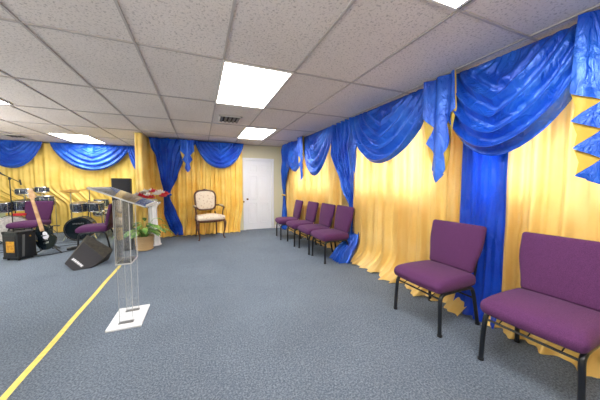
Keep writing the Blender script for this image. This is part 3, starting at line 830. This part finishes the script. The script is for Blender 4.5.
# ------------------------------------------------------------------ guitar on stand
def guitar():
    t = thing('electric_guitar', 'electric guitar with maple neck leaning on a stand beside the amplifier', 'guitar', (-2.69, 6.08, .10), 0)
    # local: body in XZ plane, lean applied
    lean = RX(-.14) @ RY(-.25)
    def outline(q):
        r = .165 * (1 + .16 * cos(2 * q) * -1 + .05 * cos(3 * q + .5)); x = r * cos(q) * (.92 if sin(q) > 0 else 1.08); z = r * 1.28 * sin(q) - (.05 * abs(cos(q * 1)) ** 6 if sin(q) > 0 else 0)
        wst = 1 - .2 * math.exp(-((z - .02) / .05) ** 2); return x * wst, z
    def slab(nm, m, k, y, th, par, ox=0, oz=0):
        b = MB(); n = 40; P = [outline(TAU * i / n) for i in range(n)]
        vs = [lean @ Vector((x * k + ox, y - th / 2, z * k + .22 + oz)) for x, z in P] + [lean @ Vector((x * k + ox, y + th / 2, z * k + .22 + oz)) for x, z in P]
        b.add(vs, [tuple(range(n)), tuple(range(2 * n - 1, n - 1, -1))] + [(i, (i + 1) % n, (i + 1) % n + n, i + n) for i in range(n)])
        return b.build(nm, m, par)
    bd = slab('body', M['dark_head'], 1, 0, .042, t)
    slab('pickguard', M['white'], .3, -.024, .004, bd, .02, .03)
    b = MB()
    for z in (.17, .25): b.box(lean @ Vector((0, -.03, z)), (.075, .012, .022), lean, r=.004, n=1)
    b.build('pickup', M['chrome'], bd)
    b = MB(); b.box(lean @ Vector((0, -.032, .11)), (.08, .014, .035), lean, r=.004, n=1); b.build('bridge', M['chrome'], bd)
    b = MB(); b.box(lean @ Vector((0, -.028, .67)), (.056, .026, .66), lean, r=.01, n=3, fn=lambda p, q: (p[0] * (1 - .12 * q[2]), p[1], p[2])); b.build('neck', M['maple'], t)
    hd = MB(); hd.box(lean @ Vector((.012, -.02, 1.08)), (.085, .018, .19), lean, r=.008, n=3, fn=lambda p, q: (p[0] * (1 - .25 * q[2]), p[1], p[2])); h = hd.build('headstock', M['maple'], t)
    for k in range(6):
        b = MB(); b.tube([lean @ Vector((-.03, -.02, 1.01 + k * .026)), lean @ Vector((-.062, -.02, 1.01 + k * .026))], .006, 6, 0); b.build('tuning_peg', M['chrome'], h)
    return t
guitar()
t = thing('guitar_stand', 'low black tubular stand holding the electric guitar', 'stand', (-2.70, 6.10, 0), 0)
b = MB(); b.tube([(0, .17, .50), (0, .12, .28), (0, .1, .1)], .012, 8, 4); b.build('post', M['black'], t)
for a in (-.9, .9, pi):
    b = MB(); b.tube([(0, .1, .16), (sin(a) * .16, .1 - cos(a) * .16, .06), (sin(a) * .28, .1 - cos(a) * .28, .012)], .011, 8, 4); b.build('leg', M['black'], t)
for sx in (-1, 1):
    b = MB(); b.tube([(0, .11, .14), (sx * .09, .06, .11), (sx * .09, -.06, .095), (sx * .09, -.08, .13)], .009, 8, 4); b.build('cradle_arm', M['black'], t)
b = MB(); b.tube([(-.11, .10, .50), (-.1, .165, .50), (.1, .165, .50), (.11, .10, .50)], .009, 8, 4); b.build('neck_yoke', M['black'], t)

# ------------------------------------------------------------------ drums
def drum(name, mt, r, h, par=None, top=M['skin'], bottom=None, lugs=8, parent_at=(0, 0, 0), rot=None):
    """cylinder drum along local Z centred at parent_at"""
    R = rot or Matrix(); C = Vector(parent_at)
    b = MB(); b.lathe([(r * .98, -h / 2), (r, -h / 2 + .005), (r, h / 2 - .005), (r * .98, h / 2)], C, 32, R); sh = b.build(name, mt, par)
    for sgn, m in ((1, top), (-1, bottom or top)):
        p = MB(); p.lathe([(r * .96, 0), (r * .955, .006 * sgn), (.002, .007 * sgn)], C + R @ Vector((0, 0, sgn * h / 2)), 32, R); p.build('drum_head', m, sh)
        p = MB(); p.tube([C + R @ Vector((cos(q) * (r + .006), sin(q) * (r + .006), sgn * (h / 2 - .004))) for q in [TAU * i / 24 for i in range(24)]], .009, 6, 1, True); p.build('hoop', M['chrome'], sh)
    p = MB()
    for k in range(lugs):
        q = TAU * k / lugs; p.box(C + R @ Vector((cos(q) * (r + .012), sin(q) * (r + .012), 0)), (.02, .016, h * .7), R @ RZ(q), r=.004, n=1)
    p.build('lugs', M['chrome'], sh)
    return sh

# black kit in the middle of the stage
def black_kit():
    t = thing('bass_drum', 'black bass drum with two sparkle toms mounted on it behind the floor monitor', 'drum', (-2.66, 7.42, 0), .12)
    R = RX(pi / 2)
    sh = drum('shell', M['sparkle'], .255, .38, t, M['dark_head'], None, 8, (0, 0, .272), R)
    b = MB(); b.tube([(cos(q) * .264, -.205, .276 + sin(q) * .264) for q in [TAU * i / 32 for i in range(32)]], .014, 6, 1, True); b.build('front_hoop', M['black'], sh)
    k = MB()
    for i in range(7): k.box((-.10 + i * .03, -.206, .40 + .004 * (i % 2)), (.02, .003, .03), RY(.15), 0)
    k.build('logo_lettering', M['grey_metal'], sh, smooth=False)
    for sx in (-1, 1):
        p = MB(); p.tube([(sx * .22, -.1, .2), (sx * .30, -.16, .01)], .01, 8, 0); p.build('spur', M['chrome'], t)
    for sx, r in ((-.02, .145), (.29, .155)):
        drum('tom', M['sparkle'], r, .20, t, M['sparkle'], None, 6, (sx, -.02, .78), RX(.14))
        p = MB(); p.tube([(.12, .05, .50), (.13, .12, .70), (.13, .12, .93)], .012, 8, 3); p.tube([(.13, .12, .80), (sx * .8 + .02, .04, .79)], .01, 8, 0); p.build('tom_mount', M['chrome'], t)
black_kit()
def solo(name, x, y, z, r, h, mt, label, legs=True, head=M['skin'], cat='drum', rz=0):
    t = thing(name, label, cat, (x, y, 0), rz)
    drum('shell', mt, r, h, t, head, None, 8, (0, 0, z))
    for k in range(3):
        a = TAU * k / 3 + .4
        b = MB()
        if legs: b.tube([(cos(a) * (r + .018), sin(a) * (r + .018), z + .05), (cos(a) * (r + .018), sin(a) * (r + .018), .03), (cos(a) * (r + .04), sin(a) * (r + .04), .008)], .008, 8, 2)
        else: b.tube([(0, 0, .32), (cos(a) * .24, sin(a) * .24, .01)], .009, 8, 0)
        b.build('leg', M['chrome'], t)
    if not legs:
        b = MB(); b.tube([(0, 0, .2), (0, 0, z - h / 2 - .005)], .012, 8, 0)
        for k in range(3):
            a = TAU * k / 3; b.tube([(0, 0, z - h / 2 - .06), (cos(a) * r, sin(a) * r, z - h / 2 - .01)], .007, 6, 0)
        b.build('stand_post', M['chrome'], t)
    return t
solo('floor_tom', -2.03, 7.55, .42, .20, .36, M['sparkle'], 'sparkle floor tom right of the black bass drum')
solo('snare_drum', -2.42, 7.98, .58, .175, .14, M['chrome'], 'chrome snare drum behind the black bass drum', False)
def cymbal(x, y, z, r, label, tilt=(.1, .15), hat=False, boom=None):
    t = thing('hi_hat' if hat else 'cymbal_stand', label, 'cymbal', (x, y, 0))
    b = MB(); b.tube([(0, 0, .12), (0, 0, z - .02)], .011, 8, 0); b.tube([(0, 0, z - .03), (0, 0, z + .06)], .005, 6, 0); b.build('post', M['chrome'], t)
    for k in range(3):
        a = TAU * k / 3 + .5; b = MB(); b.tube([(0, 0, .34), (cos(a) * .26, sin(a) * .26, .01)], .009, 8, 0); b.build('leg', M['chrome'], t)
    for dz in ((0, .03) if hat else (0,)):
        R = RX(tilt[0]) @ RY(tilt[1]); sg = -1 if (hat and dz == 0) else 1
        b = MB(); b.lathe([(r, 0), (r * .6, .012 * sg), (r * .22, .018 * sg), (r * .16, .032 * sg), (.006, .038 * sg), (.006, .036 * sg), (r * .16, .029 * sg), (r * .6, .009 * sg), (r, -.001)], (0, 0, z + dz), 36, R); b.build('cymbal', M['cymbal'], t)
    b = MB(); b.lathe([(.006, 0), (.013, .004), (.013, .018), (.004, .024)], (0, 0, z + .045), 10); b.build('wing_nut', M['chrome'], t)
    b = MB(); b.lathe([(.02, 0), (.02, .05)], (0, 0, z * .55), 10); b.build('clamp', M['black'], t)
cymbal(-2.96, 7.75, 1.13, .19, 'cymbal on a chrome stand left of the black bass drum', (.05, .05), True)
cymbal(-2.72, 8.15, 1.20, .24, 'thin crash cymbal tilted behind the two sparkle toms', (.15, -.15))
solo('tom_drum', -2.36, 7.78, .84, .15, .18, M['sparkle'], 'third dark sparkle tom standing behind the two mounted toms', False, M['sparkle'])
cymbal(-2.12, 8.10, 1.08, .25, 'bronze ride cymbal low behind the sparkle floor tom', (.2, .25))

# pale kit at the far left
def pale_kit():
    t = thing('bass_drum', 'white bass drum with two dark toms on top at the left edge of the photo', 'drum', (-3.98, 7.62, 0), .45)
    R = RX(pi / 2)
    sh = drum('shell', M['white_shell'], .29, .40, t, M['white_shell'], None, 8, (0, 0, .305), R)
    for sx in (-1, 1):
        p = MB(); p.tube([(sx * .22, -.1, .2), (sx * .31, -.16, .01)], .01, 8, 0); p.build('spur', M['chrome'], t)
    for sx, r, z in ((-.14, .155, .80), (.17, .155, .83)):
        drum('tom', M['sparkle'], r, .22, t, M['dark_head'], None, 6, (sx, .16, z + .0), RX(.1))
        p = MB(); p.tube([(sx * .3, .1, .58), (sx * .4, .3, .80), (sx * .6, .28, .84)], .012, 8, 3); p.build('tom_mount', M['chrome'], t)
    p = MB(); p.box((.12, -.06, .625), (.22, .10, .06), r=.02, n=3); p.build('red_cushion', M['red'], t)['label'] = 'small red pad on top of the white drum'
pale_kit()
solo('floor_tom', -3.66, 8.22, .90, .175, .24, M['sparkle'], 'dark tom on tall legs behind the purple chair on the stage')
solo('snare_drum', -4.05, 8.25, 1.14, .15, .13, M['sparkle'], 'highest small dark drum beside the boom microphone stand', False)
solo('tom_drum', -3.78, 8.40, 1.18, .13, .13, M['sparkle'], 'small dark drum raised behind the purple chair, right of the highest one', False)

t = thing('microphone_stand', 'black boom microphone stand rising over the drums at the left edge', 'microphone stand', (-3.83, 7.35, 0))
b = MB(); b.tube([(0, 0, .1), (0, 0, 1.44)], .010, 8, 0); b.build('pole', M['black'], t)
for k in range(3):
    a = TAU * k / 3 + .9; b = MB(); b.tube([(0, 0, .22), (cos(a) * .25, sin(a) * .25, .012)], .008, 8, 0); b.build('leg', M['black'], t)
b = MB(); b.lathe([(.018, 0), (.022, .01), (.022, .05), (.014, .06)], (0, 0, 1.41), 12); b.build('clutch', M['black'], t)
b = MB(); b.tube([(-.10, 0, 1.53), (.19, 0, 1.34)], .008, 8, 0); b.build('boom_arm', M['black'], t)
b = MB(); b.lathe([(.012, -.08), (.016, 0), (.028, .03), (.028, .05), (.015, .07), (.002, .075)], (-.13, 0, 1.545), 12, RY(-1.0)); b.build('microphone', M['black'], t)
b = MB(); b.lathe([(.015, 0), (.015, .12)], (.18, 0, 1.30), 10, RY(-.15)); b.build('counterweight', M['black'], t)

# cables
def cable(pts, label, r=.006):
    b = MB(); b.tube(pts, r, 6, 8); return tag(b.build('audio_cable', M['black']), label, 'cable')
cable([(-2.7, 5.75, .035), (-2.45, 6.1, .008), (-2.25, 6.55, .008), (-2.55, 6.75, .008), (-2.9, 6.6, .008), (-3.3, 6.55, .008), (-3.9, 6.8, .008)], 'thin black cable curling over the carpet between the amplifier and the drums')
cable([(-3.9, 6.25, .008), (-3.5, 6.5, .008), (-3.2, 6.9, .008), (-3.0, 7.05, .008), (-2.6, 6.95, .008)], 'second thin black cable on the carpet in front of the drums')
t = thing('effects_pedal', 'low black foot pedal on the carpet right of the guitar', 'pedal', (-2.36, 6.32, 0), .3)
b = MB(); b.box((0, 0, .02), (.30, .11, .035), r=.008, n=2); b.build('pedal_base', M['black'], t)
b = MB(); b.box((.02, 0, .048), (.22, .09, .016), RY(-.06), r=.005, n=2); b.build('treadle', M['tolex'], t)

# tape line on the carpet
b = MB(); A = Vector((-1.225, 4.72, .002)); B_ = Vector((-1.12, 1.5, .002)); w = .022
def tp(u, v):
    p = A + (B_ - A) * u; return (p.x + (v - .5) * 2 * w + .003 * sin(u * 21), p.y, .0035)
b.grid(tp, 40, 1)
tag(b.build('floor_tape', M['tape']), 'straight strip of yellow tape stuck along the carpet', 'tape')

# ------------------------------------------------------------------ light
for k, (a, c) in enumerate(WIN):
    L = bpy.data.lights.new('daylight', 'AREA'); L.shape = 'RECTANGLE'; L.size = Z1 - Z0 + .8; L.size_y = c - a + .8; L.energy = 60; L.color = (1, .97, .92)
    o = bpy.data.objects.new('daylight', L); col.objects.link(o); o.location = (XR + .8, (a + c) / 2, (Z0 + Z1) / 2 + .1); o.rotation_euler = (0, pi / 2, 0)
w = bpy.data.worlds.new('World'); bpy.context.scene.world = w; w.use_nodes = True
w.node_tree.nodes['Background'].inputs['Color'].default_value = (.9, .95, 1, 1); w.node_tree.nodes['Background'].inputs['Strength'].default_value = .8

# added fill lamps out of view, aimed up to brighten the ceiling
for (x, y, z, sx, sy, e_) in ((-1.2, -1.2, 1.5, 2.2, 1.6, 95), (-4.9, 4.2, 1.0, 1.6, 3.0, 95)):
    L = bpy.data.lights.new('bounce_fill', 'AREA'); L.shape = 'RECTANGLE'; L.size = sx; L.size_y = sy; L.energy = e_; L.color = (1, .96, .94)
    o = bpy.data.objects.new('bounce_fill', L); col.objects.link(o); o.location = (x, y, z); o.rotation_euler = (pi, 0, 0)
# ------------------------------------------------------------------ camera
f, yaw, pitch = 246.66, .3847, -.0608
Fv = Vector((sin(yaw) * cos(pitch), cos(yaw) * cos(pitch), sin(pitch))); Rv = Vector((cos(yaw), -sin(yaw), 0)); Uv = Rv.cross(Fv)
cam = bpy.data.cameras.new('Camera'); cam.sensor_width = 36; cam.lens = f / 600 * 36; cam.clip_start = .02
co = bpy.data.objects.new('Camera', cam); col.objects.link(co)
mw = Matrix((Rv, Uv, -Fv)).transposed().to_4x4(); mw.translation = (0, 0, 1.30); co.matrix_world = mw
sc = bpy.context.scene; sc.camera = co
sc.view_settings.view_transform = 'Standard'; sc.view_settings.look = 'None'; sc.view_settings.exposure = 1.2; sc.view_settings.gamma = 1.0
sc.cycles.use_denoising = True
sc.cycles.max_bounces = 10; sc.cycles.transparent_max_bounces = 16; sc.cycles.sample_clamp_indirect = 6
